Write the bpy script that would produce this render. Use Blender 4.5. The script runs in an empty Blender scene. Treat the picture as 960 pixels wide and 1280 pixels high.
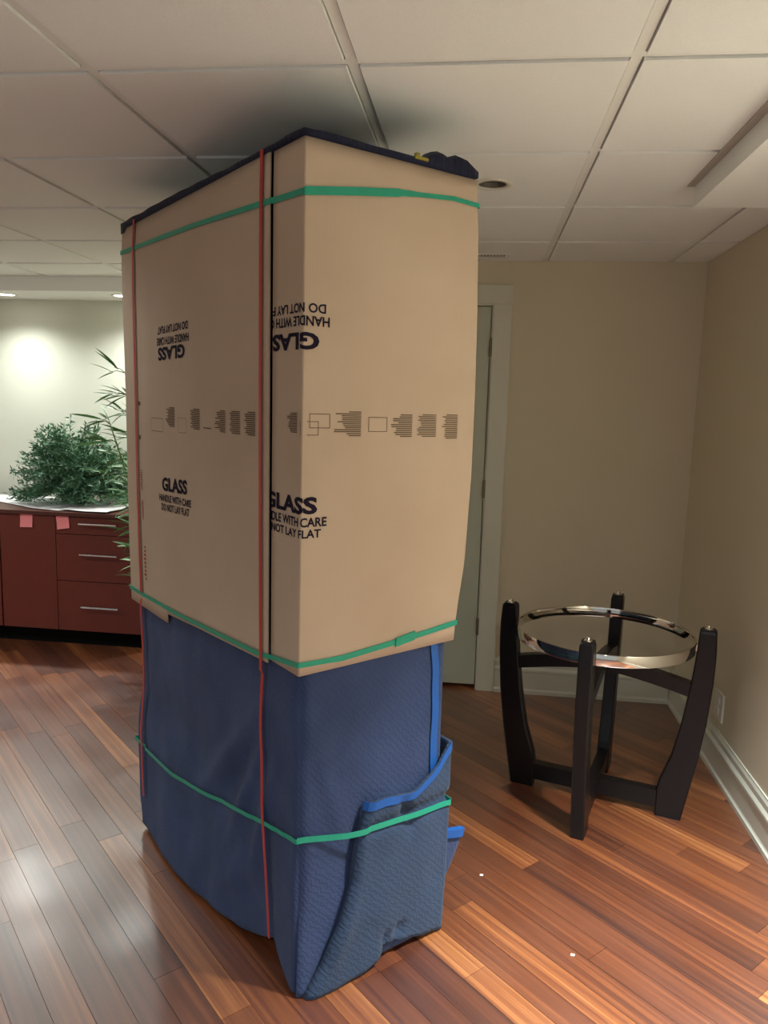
import bpy, bmesh, math, random
from mathutils import Vector, Matrix, noise
random.seed(7)
sc = bpy.context.scene
COL = sc.collection
PI = math.pi

# ------------------------------------------------------------------ camera
F_PX, PITCH, YAW, ROLL, CAM_H = 950.0, math.radians(8.15), math.radians(6.9), 0.0283, 1.555
cam_d = bpy.data.cameras.new('camera'); cam = bpy.data.objects.new('camera', cam_d); COL.objects.link(cam)
fw = Vector((-math.sin(YAW)*math.cos(PITCH), math.cos(YAW)*math.cos(PITCH), -math.sin(PITCH)))
r0 = Vector((math.cos(YAW), math.sin(YAW), 0)); d0 = fw.cross(r0)
RR = r0*math.cos(ROLL) - d0*math.sin(ROLL); DD = d0*math.cos(ROLL) + r0*math.sin(ROLL)
m = Matrix((RR, -DD, -fw)).transposed().to_4x4(); m.translation = (0, 0, CAM_H)
cam.matrix_world = m
cam_d.sensor_fit = 'VERTICAL'; cam_d.sensor_height = 24.0; cam_d.lens = 24.0*F_PX/1280.0
cam_d.clip_start = 0.05
sc.camera = cam

# ------------------------------------------------------------------ world, exposure
w = bpy.data.worlds.new('world'); sc.world = w; w.use_nodes = True
w.node_tree.nodes['Background'].inputs[0].default_value = (0.93, 1.0, 1.05, 1)
w.node_tree.nodes['Background'].inputs[1].default_value = 0.38
vs = sc.view_settings
vs.view_transform = 'Standard'; vs.look = 'None'; vs.gamma = 1.0; vs.use_curve_mapping = False; vs.exposure = 0.28

# lamp table: (x, y, z, watts, cone degrees, colour); the fixtures are built further down
SOFFIT_Z, CEIL_Z, BULK_Z = 2.200, 2.290, 2.220
WALLWASH = [(-4.05, 4.84), (-3.15, 4.84), (-2.34, 4.84), (-1.53, 4.84)]
WALLWASH_W, WALLWASH_COL = 46.0, (0.98, 1.0, 0.96)
CAN_LIT = (-1.86, 2.72); CAN_LIT_W = 13.0
BULK_LAMP = (0.87, 1.62); BULK_W = 600.0
ADDED_LAMPS = [(-1.6, -0.6, 48.0), (0.15, -0.60, 84.0), (-3.70, 2.72, 85.0)]  # unseen lamps, added to brighten the tower faces and the walls
WARM = (0.94, 1.0, 1.02)

# ------------------------------------------------------------------ materials
def s2l(c):
    return tuple((x/255.0/12.92 if x/255.0 <= 0.04045 else ((x/255.0+0.055)/1.055)**2.4) for x in c) + (1.0,)
MATS = {}
def mat(name, rgb, rough=0.6, metal=0.0, spec=0.5, vary=0.0, vscale=20.0, bump=0.0, bscale=200.0, emit=None, estr=0.0, coat=0.0, trans=0.0):
    if name in MATS: return MATS[name]
    M = bpy.data.materials.new(name); M.use_nodes = True; MATS[name] = M
    nt = M.node_tree; b = nt.nodes['Principled BSDF']
    b.inputs['Base Color'].default_value = s2l(rgb); b.inputs['Roughness'].default_value = rough
    b.inputs['Metallic'].default_value = metal; b.inputs['Specular IOR Level'].default_value = spec
    b.inputs['Coat Weight'].default_value = coat
    tc = nt.nodes.new('ShaderNodeTexCoord')
    if vary > 0:
        n = nt.nodes.new('ShaderNodeTexNoise'); n.inputs['Scale'].default_value = vscale; n.inputs['Detail'].default_value = 5
        nt.links.new(tc.outputs['Object'], n.inputs['Vector'])
        mx = nt.nodes.new('ShaderNodeMix'); mx.data_type = 'RGBA'
        c = s2l(rgb)
        mx.inputs[6].default_value = tuple(x*(1-vary) for x in c[:3]) + (1,)
        mx.inputs[7].default_value = tuple(min(1, x*(1+vary)) for x in c[:3]) + (1,)
        nt.links.new(n.outputs['Fac'], mx.inputs[0]); nt.links.new(mx.outputs[2], b.inputs['Base Color'])
    if bump > 0:
        n2 = nt.nodes.new('ShaderNodeTexNoise'); n2.inputs['Scale'].default_value = bscale; n2.inputs['Detail'].default_value = 3
        nt.links.new(tc.outputs['Object'], n2.inputs['Vector'])
        bp = nt.nodes.new('ShaderNodeBump'); bp.inputs['Strength'].default_value = bump; bp.inputs['Distance'].default_value = 0.004
        nt.links.new(n2.outputs['Fac'], bp.inputs['Height']); nt.links.new(bp.outputs['Normal'], b.inputs['Normal'])
    if emit:
        b.inputs['Emission Color'].default_value = s2l(emit); b.inputs['Emission Strength'].default_value = estr
    if trans: b.inputs['Transmission Weight'].default_value = trans
    return M

mat('wall_paint', (217, 207, 182), 0.75, spec=0.25, vary=0.02, vscale=6, bump=0.06, bscale=350)
mat('wall_paint_far', (216, 219, 204), 0.75, spec=0.25, vary=0.02, vscale=6, bump=0.06, bscale=350)
mat('ceiling_paint', (244, 245, 241), 0.8, spec=0.2)
mat('tile', (246, 247, 243), 0.9, spec=0.1, vary=0.05, vscale=260, bump=0.35, bscale=420)
mat('tee', (240, 240, 234), 0.5, spec=0.4)
mat('angle_shade', (186, 180, 168), 0.5)  # grey paints the shade of the ceiling recess beside the bulkhead
mat('trim_paint', (214, 214, 198), 0.4, spec=0.5, vary=0.02, vscale=9)
mat('door_paint', (190, 196, 178), 0.45, spec=0.4, vary=0.02, vscale=5)
mat('hinge_metal', (150, 140, 118), 0.35, metal=0.9)
mat('dark', (10, 9, 8), 0.9, spec=0.1)
mat('can_black', (98, 90, 78), 0.6)
mat('lens_on', (255, 255, 255), 0.5, emit=(255, 250, 238), estr=11.0)
mat('lens_dim', (255, 255, 255), 0.5, emit=(255, 238, 205), estr=2.2)
mat('white_plastic', (222, 218, 204), 0.35)
mat('floor_base', (52, 26, 14), 0.6)
mat('cherry', (104, 45, 36), 0.38, spec=0.4, vary=0.14, vscale=7)
mat('cherry_top', (84, 44, 36), 0.35, spec=0.4, vary=0.12, vscale=9)
mat('steel', (205, 205, 205), 0.25, metal=1.0)
mat('chrome', (225, 220, 210), 0.06, metal=1.0)
mat('black_wood', (15, 12, 13), 0.35, spec=0.35, vary=0.25, vscale=14)
mat('pink_paper', (236, 138, 140), 0.8)
mat('sheet_white', (240, 240, 240), 0.45, vary=0.03, vscale=15)
mat('ink', (34, 28, 44), 0.8, spec=0.1)
mat('ink_faint', (98, 80, 66), 0.8, spec=0.1)
mat('ink_red', (150, 78, 66), 0.8, spec=0.1)
mat('band_green', (20, 152, 122), 0.42, vary=0.1, vscale=30)
mat('band_red', (178, 50, 46), 0.42, vary=0.08, vscale=30)
mat('band_yellow', (140, 128, 40), 0.5)
mat('binding_blue', (18, 84, 158), 0.6, vary=0.06, vscale=60, bump=0.2, bscale=500)
mat('core_dark', (16, 17, 24), 0.9, spec=0.1)
mat('stem', (96, 120, 60), 0.5)
mat('fern_leaf', (84, 126, 96), 0.45, vary=0.45, vscale=9)
mat('bamboo_leaf', (92, 142, 80), 0.4, vary=0.35, vscale=6)
mat('pot', (58, 46, 40), 0.5, vary=0.1)
mat('soil', (38, 28, 22), 0.95)
mat('speck', (236, 232, 220), 0.8)

def cardboard():
    M = bpy.data.materials.new('cardboard'); M.use_nodes = True; MATS['cardboard'] = M
    nt = M.node_tree; b = nt.nodes['Principled BSDF']; b.inputs['Roughness'].default_value = 0.72; b.inputs['Specular IOR Level'].default_value = 0.3
    uv = nt.nodes.new('ShaderNodeUVMap')
    n = nt.nodes.new('ShaderNodeTexNoise'); n.inputs['Scale'].default_value = 3.0; n.inputs['Detail'].default_value = 6
    nt.links.new(uv.outputs[0], n.inputs['Vector'])
    rp = nt.nodes.new('ShaderNodeValToRGB'); rp.color_ramp.elements[0].color = s2l((184, 162, 139)); rp.color_ramp.elements[1].color = s2l((195, 173, 151))
    rp.color_ramp.elements[0].position = 0.3; rp.color_ramp.elements[1].position = 0.7
    nt.links.new(n.outputs['Fac'], rp.inputs[0]); nt.links.new(rp.outputs[0], b.inputs['Base Color'])
    wv = nt.nodes.new('ShaderNodeTexWave'); wv.inputs['Scale'].default_value = 45; wv.inputs['Distortion'].default_value = 0.3
    nt.links.new(uv.outputs[0], wv.inputs['Vector'])
    bp = nt.nodes.new('ShaderNodeBump'); bp.inputs['Strength'].default_value = 0.05; bp.inputs['Distance'].default_value = 0.002
    nt.links.new(wv.outputs['Fac'], bp.inputs['Height']); nt.links.new(bp.outputs[0], b.inputs['Normal'])
cardboard()

def blanket(name, c1, c2):
    M = bpy.data.materials.new(name); M.use_nodes = True; MATS[name] = M
    nt = M.node_tree; b = nt.nodes['Principled BSDF']; b.inputs['Roughness'].default_value = 0.85; b.inputs['Specular IOR Level'].default_value = 0.2
    b.inputs['Sheen Weight'].default_value = 0.06; b.inputs['Sheen Roughness'].default_value = 0.5
    uv = nt.nodes.new('ShaderNodeUVMap')
    wv = nt.nodes.new('ShaderNodeTexWave'); wv.wave_type = 'BANDS'; wv.bands_direction = 'DIAGONAL'
    wv.inputs['Scale'].default_value = 30; wv.inputs['Distortion'].default_value = 6.0; wv.inputs['Detail'].default_value = 2.5; wv.inputs['Detail Scale'].default_value = 2.2
    nt.links.new(uv.outputs[0], wv.inputs['Vector'])
    n = nt.nodes.new('ShaderNodeTexNoise'); n.inputs['Scale'].default_value = 5.0; n.inputs['Detail'].default_value = 7
    nt.links.new(uv.outputs[0], n.inputs['Vector'])
    rp = nt.nodes.new('ShaderNodeValToRGB'); rp.color_ramp.elements[0].color = s2l(c1); rp.color_ramp.elements[1].color = s2l(c2)
    rp.color_ramp.elements[0].position = 0.3; rp.color_ramp.elements[1].position = 0.72
    nt.links.new(n.outputs['Fac'], rp.inputs[0]); nt.links.new(rp.outputs[0], b.inputs['Base Color'])
    bp = nt.nodes.new('ShaderNodeBump'); bp.inputs['Strength'].default_value = 0.25; bp.inputs['Distance'].default_value = 0.004
    nt.links.new(wv.outputs['Fac'], bp.inputs['Height']); nt.links.new(bp.outputs[0], b.inputs['Normal'])
blanket('blanket_blue', (49, 62, 94), (60, 75, 110))
blanket('blanket_flap', (45, 60, 83), (55, 71, 95))
blanket('blanket_navy', (26, 29, 48), (34, 37, 58))

def plank_mat():
    M = bpy.data.materials.new('plank_wood'); M.use_nodes = True; MATS['plank_wood'] = M
    nt = M.node_tree; b = nt.nodes['Principled BSDF']
    b.inputs['Roughness'].default_value = 0.45
    b.inputs['Coat Weight'].default_value = 1.0; b.inputs['Coat Roughness'].default_value = 0.16; b.inputs['Coat IOR'].default_value = 1.95
    at = nt.nodes.new('ShaderNodeAttribute'); at.attribute_name = 'tone'
    uv = nt.nodes.new('ShaderNodeUVMap')
    mp = nt.nodes.new('ShaderNodeMapping'); mp.inputs['Scale'].default_value = (0.55, 32.0, 1.0)
    nt.links.new(uv.outputs[0], mp.inputs['Vector'])
    n = nt.nodes.new('ShaderNodeTexNoise'); n.inputs['Scale'].default_value = 1.6; n.inputs['Detail'].default_value = 6; n.inputs['Roughness'].default_value = 0.62
    nt.links.new(mp.outputs[0], n.inputs['Vector'])
    md = nt.nodes.new('ShaderNodeMath'); md.operation = 'MULTIPLY_ADD'; md.inputs[1].default_value = 1.35; 
    sub = nt.nodes.new('ShaderNodeMath'); sub.operation = 'SUBTRACT'; sub.inputs[1].default_value = 0.5
    nt.links.new(n.outputs['Fac'], sub.inputs[0]); nt.links.new(sub.outputs[0], md.inputs[0]); nt.links.new(at.outputs['Fac'], md.inputs[2])
    rp = nt.nodes.new('ShaderNodeValToRGB'); cr = rp.color_ramp
    cr.elements[0].position = 0.0; cr.elements[0].color = s2l((58, 24, 12))
    cr.elements[1].position = 1.0; cr.elements[1].color = s2l((190, 126, 72))
    e = cr.elements.new(0.45); e.color = s2l((104, 53, 26))
    e = cr.elements.new(0.7); e.color = s2l((138, 78, 38))
    nt.links.new(md.outputs[0], rp.inputs[0]); nt.links.new(rp.outputs[0], b.inputs['Base Color'])
    bp = nt.nodes.new('ShaderNodeBump'); bp.inputs['Strength'].default_value = 0.03; bp.inputs['Distance'].default_value = 0.001
    nt.links.new(n.outputs['Fac'], bp.inputs['Height']); nt.links.new(bp.outputs[0], b.inputs['Normal'])
    # dusty footmarks dull the polish a little here and there
    tc = nt.nodes.new('ShaderNodeTexCoord'); n3 = nt.nodes.new('ShaderNodeTexNoise'); n3.inputs['Scale'].default_value = 4.0; n3.inputs['Detail'].default_value = 1.0
    nt.links.new(tc.outputs['Object'], n3.inputs['Vector'])
    mr = nt.nodes.new('ShaderNodeMapRange'); mr.inputs[1].default_value = 0.25; mr.inputs[2].default_value = 0.75; mr.inputs[3].default_value = 0.28; mr.inputs[4].default_value = 0.40
    nt.links.new(n3.outputs['Fac'], mr.inputs[0]); nt.links.new(mr.outputs[0], b.inputs['Coat Roughness'])
plank_mat()

# ------------------------------------------------------------------ helpers
def origin_of(p):
    o = Vector((0, 0, 0))
    while p: o = o + p.location; p = p.parent
    return o
def obj(name, verts, faces, material, parent=None, base=None, smooth=False, uvs=None, solid=0.0, offset=-1.0):
    """link ONE mesh object; verts are world coordinates"""
    o0 = origin_of(parent) if parent else Vector(base if base else (0, 0, 0))
    me = bpy.data.meshes.new(name); me.from_pydata([Vector(v)-o0 for v in verts], [], faces)
    me.materials.append(MATS[material] if isinstance(material, str) else material)
    if uvs:
        ul = me.uv_layers.new(name='UVMap')
        for l in me.loops: ul.data[l.index].uv = uvs[l.vertex_index]
    if smooth:
        for p in me.polygons: p.use_smooth = True
    me.update()
    o = bpy.data.objects.new(name, me); COL.objects.link(o)
    if parent: o.parent = parent
    else: o.location = o0
    if solid:
        md = o.modifiers.new('thick', 'SOLIDIFY'); md.thickness = solid; md.offset = offset
    return o
def thing(name, label, cat, loc, group=None):
    o = bpy.data.objects.new(name, None); COL.objects.link(o); o.location = loc; o.empty_display_size = 0.1
    return tag(o, label, cat, group)
def tag(o, label, cat, group=None):
    o['label'] = label; o['category'] = cat
    if group: o['group'] = group
    return o
def struct(o): o['kind'] = 'structure'; return o
class MB:
    """collects boxes / tubes / lathes into one mesh"""
    def __init__(s): s.v = []; s.f = []
    def add(s, v, f):
        k = len(s.v); s.v += [Vector(x) for x in v]; s.f += [tuple(i+k for i in q) for q in f]; return s
    def box(s, x0, x1, y0, y1, z0, z1, bev=0.0):
        if bev <= 0:
            v = [(x, y, z) for z in (z0, z1) for y in (y0, y1) for x in (x0, x1)]
            return s.add(v, [(0, 2, 3, 1), (4, 5, 7, 6), (0, 1, 5, 4), (2, 6, 7, 3), (0, 4, 6, 2), (1, 3, 7, 5)])
        bm = bmesh.new(); bmesh.ops.create_cube(bm, size=1.0)
        for v in bm.verts: v.co = Vector(((x0+x1)/2+v.co.x*(x1-x0), (y0+y1)/2+v.co.y*(y1-y0), (z0+z1)/2+v.co.z*(z1-z0)))
        bmesh.ops.bevel(bm, geom=bm.edges[:], offset=bev, segments=2, affect='EDGES', profile=0.6)
        bm.verts.index_update(); s.add([v.co.copy() for v in bm.verts], [tuple(v.index for v in f.verts) for f in bm.faces]); bm.free(); return s
    def obox(s, c, ax, ay, az):
        c, ax, ay, az = map(Vector, (c, ax, ay, az))
        v = [c+ax*i+ay*j+az*k for k in (-1, 1) for j in (-1, 1) for i in (-1, 1)]
        return s.add(v, [(0, 2, 3, 1), (4, 5, 7, 6), (0, 1, 5, 4), (2, 6, 7, 3), (0, 4, 6, 2), (1, 3, 7, 5)])
    def tube(s, pts, rad, n=8):
        pts = [Vector(p) for p in pts]; rs = rad if isinstance(rad, (list, tuple)) else [rad]*len(pts)
        v = []; f = []
        for i, p in enumerate(pts):
            t = (pts[min(i+1, len(pts)-1)]-pts[max(i-1, 0)]).normalized()
            u = t.cross(Vector((0, 0, 1))); u = t.cross(Vector((1, 0, 0))) if u.length < 1e-3 else u
            u.normalize(); q = t.cross(u)
            v += [p+(u*math.cos(2*PI*k/n)+q*math.sin(2*PI*k/n))*rs[i] for k in range(n)]
        for i in range(len(pts)-1):
            for k in range(n): f.append((i*n+k, i*n+(k+1) % n, (i+1)*n+(k+1) % n, (i+1)*n+k))
        f.append(tuple(range(n))[::-1]); f.append(tuple((len(pts)-1)*n+k for k in range(n)))
        return s.add(v, f)
    def lathe(s, c, prof, n=28, close=False):
        c = Vector(c); v = []; f = []
        for r, z in prof: v += [c+Vector((r*math.cos(2*PI*k/n), r*math.sin(2*PI*k/n), z)) for k in range(n)]
        m_ = len(prof)
        for i in range(m_ if close else m_-1):
            j = (i+1) % m_
            for k in range(n): f.append((i*n+k, i*n+(k+1) % n, j*n+(k+1) % n, j*n+k))
        if not close:
            if prof[0][0] > 1e-6: f.append(tuple(range(n))[::-1])
            if prof[-1][0] > 1e-6: f.append(tuple((m_-1)*n+k for k in range(n)))
        return s.add(v, f)
    def prism(s, poly, axis_pts):
        """poly: list of (p,q) profile; axis_pts: two (origin, dirP, dirQ) frames"""
        v = []; n = len(poly)
        for o, dp, dq in axis_pts: v += [Vector(o)+Vector(dp)*p+Vector(dq)*q for p, q in poly]
        f = [(i, (i+1) % n, n+(i+1) % n, n+i) for i in range(n)] + [tuple(range(n))[::-1], tuple(range(n, 2*n))]
        return s.add(v, f)
    def build(s, name, material, parent=None, base=None, smooth=False): return obj(name, s.v, s.f, material, parent, base, smooth)
def lerp_table(tb, x):
    if x <= tb[0][0]: return tb[0][1]
    for (x0, y0), (x1, y1) in zip(tb, tb[1:]):
        if x <= x1:
            t = (x-x0)/(x1-x0); return y0+(y1-y0)*t
    return tb[-1][1]
def smooth_table(tb, x):
    if x <= tb[0][0]: return tb[0][1]
    for i in range(len(tb)-1):
        (x0, y0), (x1, y1) = tb[i], tb[i+1]
        if x <= x1:
            t = (x-x0)/(x1-x0); t = t*t*(3-2*t); return y0+(y1-y0)*t
    return tb[-1][1]

# ------------------------------------------------------------------ room shell
XR, XL, YB, YF, YC, XJ = 1.09, -5.0, 4.07, 5.10, -1.6, -1.20   # right wall, left wall, door wall, far wall, open rear, closet corner
floor = struct(MB().box(XL, XR+0.1, YC, YF+0.1, -0.06, -0.006).build('floor', 'floor_base'))
struct(MB().box(XR, XR+0.1, YC, YB+0.2, -0.05, 2.6).build('wall_right', 'wall_paint'))
struct(MB().box(XL-0.1, XL, YC, YF+0.1, -0.05, 2.6).build('wall_left', 'wall_paint'))
struct(MB().box(XL, XJ+0.1, YF, YF+0.1, -0.05, 2.6).build('wall_far', 'wall_paint_far'))
struct(MB().box(XJ, XJ+0.1, YB, YF, -0.05, 2.6).build('wall_closet', 'wall_paint'))
DX0, DX1, DZ = -0.770, 0.042, 2.069
struct(MB().box(XJ+0.1, DX0, YB, YB+0.12, -0.05, 2.6).box(DX1, XR, YB, YB+0.12, -0.05, 2.6).box(DX0, DX1, YB, YB+0.12, DZ, 2.6)
       .box(XJ+0.1, XR, YB+0.16, YB+0.2, -0.05, 2.6).build('wall_back', 'wall_paint'))  # last box: unseen slab added behind the doorway to stop light leaking
# floor planks, laid at 45 degrees
DU = Vector((1, -1, 0)).normalized(); DV = Vector((1, 1, 0)).normalized()
PWID = 0.085
def clip(poly, lim):
    for ax, sg, val in lim:
        out = []
        for i in range(len(poly)):
            a, b = poly[i], poly[(i+1) % len(poly)]
            ia, ib = sg*(a[ax]-val) <= 0, sg*(b[ax]-val) <= 0
            if ia: out.append(a)
            if ia != ib:
                t = (val-a[ax])/(b[ax]-a[ax]); out.append(a+(b-a)*t)
        poly = out
        if len(poly) < 3: return []
    return poly
rest_v, rest_f, rest_uv, rest_t = [], [], [], []
rng = random.Random(21)
v0 = int(-3.2/PWID); cand = []
for iv in range(int(-6.2/PWID), int(4.6/PWID)):
    u = -6.5+rng.random()*1.2
    while u < 6.5:
        ln = rng.choice((0.55, 0.75, 0.95, 1.1, 1.25, 1.3))*rng.uniform(0.92, 1.08)
        u0, u1 = u+0.0006, u+ln-0.0006; va, vb = iv*PWID+0.0006, (iv+1)*PWID-0.0006
        poly = [DU*a+DV*b for a, b in ((u0, va), (u1, va), (u1, vb), (u0, vb))]
        poly = clip(poly, ((0, 1, XR-0.002), (0, -1, XL+0.01), (1, 1, YF-0.002), (1, -1, -1.5)))
        if poly:
            c = sum(poly, Vector())/len(poly)
            if not (c.x > XJ+0.35 and c.y > YB+0.35):
                seen = c.y > 1.15 and c.x > -3.9 and c.x < 1.2 and abs(c.x+0.12*c.y) < 0.62*c.y+0.75
                tone = rng.choice((0.24, 0.36, 0.44, 0.50, 0.55, 0.62, 0.72))+rng.uniform(-.06, .06)
                cand.append((poly, tone, seen, u, iv))
        u += ln
def plank_mesh(poly, tone, u, iv, V, Fc, UV, T):
    k = len(V); n = len(poly); c = sum(poly, Vector())/n
    top = poly
    V += [p+Vector((0, 0, 0)) for p in top] + [p-Vector((0, 0, 0.003)) for p in poly] + [p-Vector((0, 0, 0.0059)) for p in poly]
    Fc.append(tuple(range(k, k+n)))
    for r in (0, n):
        Fc += [(k+r+i, k+r+n+i, k+r+n+(i+1) % n, k+r+(i+1) % n) for i in range(n)]
    for _ in range(3): UV += [(p.dot(DU)+iv*7.31, p.dot(DV)+iv*0.37) for p in poly]
    T += [tone]*(3*n)
def set_tone(o, T):
    a = o.data.attributes.new('tone', 'FLOAT', 'POINT')
    a.data.foreach_set('value', T)
nseen = 0
for poly, tone, seen, u, iv in cand:
    if seen and nseen < 300:
        V, Fc, UV, T = [], [], [], []
        plank_mesh(poly, tone, u, iv, V, Fc, UV, T)
        set_tone(obj('plank', V, Fc, 'plank_wood', floor, uvs=UV), T); nseen += 1
    else: plank_mesh(poly, tone, u, iv, rest_v, rest_f, rest_uv, rest_t)
if rest_v:
    o = obj('plank', rest_v, rest_f, 'plank_wood', floor, uvs=rest_uv); o['kind'] = 'stuff'; set_tone(o, rest_t)

# ceiling: hidden deck, tees and dropped tiles
ceiling = struct(MB().box(XL, XR, YC, YF, 2.320, 2.36).build('ceiling', 'ceiling_paint'))
G = 0.61; GX = [0.297+G*i for i in range(-9, 2)]; GY = [1.77+G*i for i in range(-7, 5)]
Y_SOF, X_BULK, Y_BULK = 4.66, 0.667, 2.725
CAN_OFF = (0.008, 2.690)
xs = [XL] + [x for x in GX if x > XL+0.05] + [XR]; ys = [YC] + [y for y in GY if y > YC] + [Y_SOF]
g = 0.0155
for x in xs[1:-1]:
    y1 = YB if x > XJ else Y_SOF
    MB().box(x-0.012, x+0.012, -1.7, y1, 2.2965, 2.3195).build('main_tee', 'tee', ceiling)
for y in ys[1:-1]:
    for xa, xb in zip(xs, xs[1:]):
        if y < -0.7 or (xa > XJ-0.05 and y > YB): continue
        MB().box(xa+0.0121, xb-0.0121, y-0.012, y+0.012, 2.2966, 2.3194).build('cross_tee', 'tee', ceiling)
VENT = (-0.42, 0.112, 3.875, 3.955)
for xa, xb in zip(xs, xs[1:]):
    for ya, yb in zip(ys, ys[1:]):
        y2 = yb
        if xa > XJ-0.05:
            if ya > YB-0.02: continue
            y2 = min(yb, YB)
        x0, x1 = xa+g, xb-(g if xb < XR else 0.002); y0, y1 = ya+g, y2-(g if y2 == yb and yb < Y_SOF else 0.002)
        if xa == XL: x0 = XL+0.002
        holes = [c for c in (CAN_OFF, CAN_LIT) if x0 < c[0] < x1 and y0 < c[1] < y1]
        vent = x0 < VENT[1] and x1 > VENT[0] and y0 < VENT[2] < y1
        bm = bmesh.new()
        if not holes and not vent:
            q = MB().box(x0, x1, y0, y1, CEIL_Z, 2.3185); q.build('ceiling_tile', 'tile', ceiling)
        elif vent:
            q = MB(); a0, a1 = max(x0, VENT[0]), min(x1, VENT[1])
            q.box(x0, x1, y0, VENT[2], CEIL_Z, 2.3185).box(x0, x1, VENT[3], y1, CEIL_Z, 2.3185)
            if a0 > x0: q.box(x0, a0, VENT[2], VENT[3], CEIL_Z, 2.3185)
            if a1 < x1: q.box(a1, x1, VENT[2], VENT[3], CEIL_Z, 2.3185)
            q.build('ceiling_tile', 'tile', ceiling)
        else:
            cx, cy = holes[0]; R = 0.052; N = 40; V = []; Fc = []
            for z in (CEIL_Z, 2.3185):
                for k in range(N):
                    an = 2*PI*k/N; V.append((cx+R*math.cos(an), cy+R*math.sin(an), z))
                for k in range(N):
                    an = 2*PI*k/N; dx, dy = math.cos(an), math.sin(an)
                    t = min(((x1-cx)/dx if dx > 1e-9 else (x0-cx)/dx if dx < -1e-9 else 9), ((y1-cy)/dy if dy > 1e-9 else (y0-cy)/dy if dy < -1e-9 else 9))
                    V.append((cx+dx*t, cy+dy*t, z))
            # snap nearest boundary samples on the corners so the tile keeps its square outline
            for z in (0, 1):
                for X, Y in ((x0, y0), (x0, y1), (x1, y0), (x1, y1)):
                    k = min(range(N), key=lambda k: (V[z*2*N+N+k][0]-X)**2+(V[z*2*N+N+k][1]-Y)**2); V[z*2*N+N+k] = (X, Y, V[z*2*N+N+k][2])
            for k in range(N):
                j = (k+1) % N
                Fc += [(k, N+k, N+j, j), (2*N+k, 2*N+j, 3*N+j, 3*N+k), (k, j, 2*N+j, 2*N+k), (N+k, 3*N+k, 3*N+j, N+j)]
            obj('ceiling_tile', V, Fc, 'tile', ceiling)
# right bulkhead and far soffit
struct(MB().box(X_BULK, XR-0.002, YC, Y_BULK, BULK_Z, 2.3).build('trim_1', 'ceiling_paint'))
MB().box(X_BULK-0.024, X_BULK, YC, Y_BULK, 2.286, 2.2898).build('wall_angle_shade', 'angle_shade', bpy.data.objects['trim_1'])  # strip darkened in colour to stand for the shaded recess
struct(MB().box(XL, XJ, Y_SOF, YF, SOFFIT_Z, 2.34).build('trim_2', 'ceiling_paint'))
# baseboards with a stepped profile
BP = [(0, 0), (0.022, 0), (0.022, 0.018), (0.017, 0.024), (0.015, 0.030), (0.015, 0.118), (0.019, 0.126), (0.019, 0.136), (0.011, 0.150), (0.011, 0.172), (0.006, 0.184), (0.006, 0.190), (0, 0.190)]
UP = (0, 0, 1)
struct(MB().prism(BP, [((XR, YC, 0), (-1, 0, 0), UP), ((XR, YB, 0), (-1, 0, 0), UP)]).build('baseboard_right', 'trim_paint'))
struct(MB().prism(BP, [((0.144, YB, 0), (0, -1, 0), UP), ((XR-0.022, YB, 0), (0, -1, 0), UP)]).build('baseboard_back', 'trim_paint'))
struct(MB().prism(BP, [((XL, YF, 0), (0, -1, 0), UP), ((XJ, YF, 0), (0, -1, 0), UP)]).build('baseboard_far', 'trim_paint'))
# door
door = bpy.data.objects.new('door_1', None); COL.objects.link(door); door.location = (DX1, YB, 0); struct(door)
door['label'] = 'pale green-white door with three hinges in a flat white casing'
MB().box(DX0+0.004, DX1-0.005, YB+0.012, YB+0.052, 0.022, DZ-0.004, 0.0015).build('leaf', 'door_paint', door)
MB().box(DX1-0.0008, DX1+0.006, YB-0.004, YB+0.115, 0, DZ+0.006).box(DX0-0.006, DX0+0.0008, YB-0.004, YB+0.115, 0, DZ+0.006).box(DX0, DX1, YB-0.004, YB+0.115, DZ-0.0005, DZ+0.006).build('jamb', 'trim_paint', door)
for a, b_, z0, z1 in ((DX1+0.006, 0.143, 0, DZ+0.006), (DX0-0.101, DX0-0.006, 0, DZ+0.006), (DX0-0.101, 0.143, DZ+0.006, DZ+0.102)):
    MB().box(a, b_, YB-0.02, YB, z0, z1, 0.003).build('casing', 'trim_paint', door)
for z in (1.854, 1.113, 0.359):
    h = MB().tube([(DX1-0.001, YB-0.009, z-0.045), (DX1-0.001, YB-0.009, z+0.045)], 0.0065, 10).box(DX1-0.010, DX1+0.004, YB-0.005, YB+0.013, z-0.044, z+0.044).build('hinge', 'hinge_metal', door)
    MB().tube([(DX1-0.001, YB-0.009, z+0.0451), (DX1-0.001, YB-0.009, z+0.052)], [0.0065, 0.003], 8).build('pin', 'hinge_metal', h)
# ceiling vent beside the door wall
vent = thing('ceiling_vent', 'narrow slotted air vent in the ceiling above the door', 'vent', ((VENT[0]+VENT[1])/2, (VENT[2]+VENT[3])/2, CEIL_Z))
f_ = MB(); x0, x1, y0, y1 = VENT
f_.box(x0, x1, y0, y0+0.012, CEIL_Z-0.004, CEIL_Z+0.02).box(x0, x1, y1-0.012, y1, CEIL_Z-0.004, CEIL_Z+0.02).box(x0, x0+0.012, y0+0.012, y1-0.012, CEIL_Z-0.004, CEIL_Z+0.02).box(x1-0.012, x1, y0+0.012, y1-0.012, CEIL_Z-0.004, CEIL_Z+0.02)
f_.build('frame', 'tee', vent)
MB().box(x0+0.012, x1-0.012, y0+0.012, y1-0.012, CEIL_Z+0.012, CEIL_Z+0.016).build('backing', 'dark', vent)
x = x0+0.024
while x < x1-0.02:
    MB().box(x, x+0.004, y0+0.012, y1-0.012, CEIL_Z-0.002, CEIL_Z+0.012).build('slat', 'can_black', vent); x += 0.016
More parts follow.
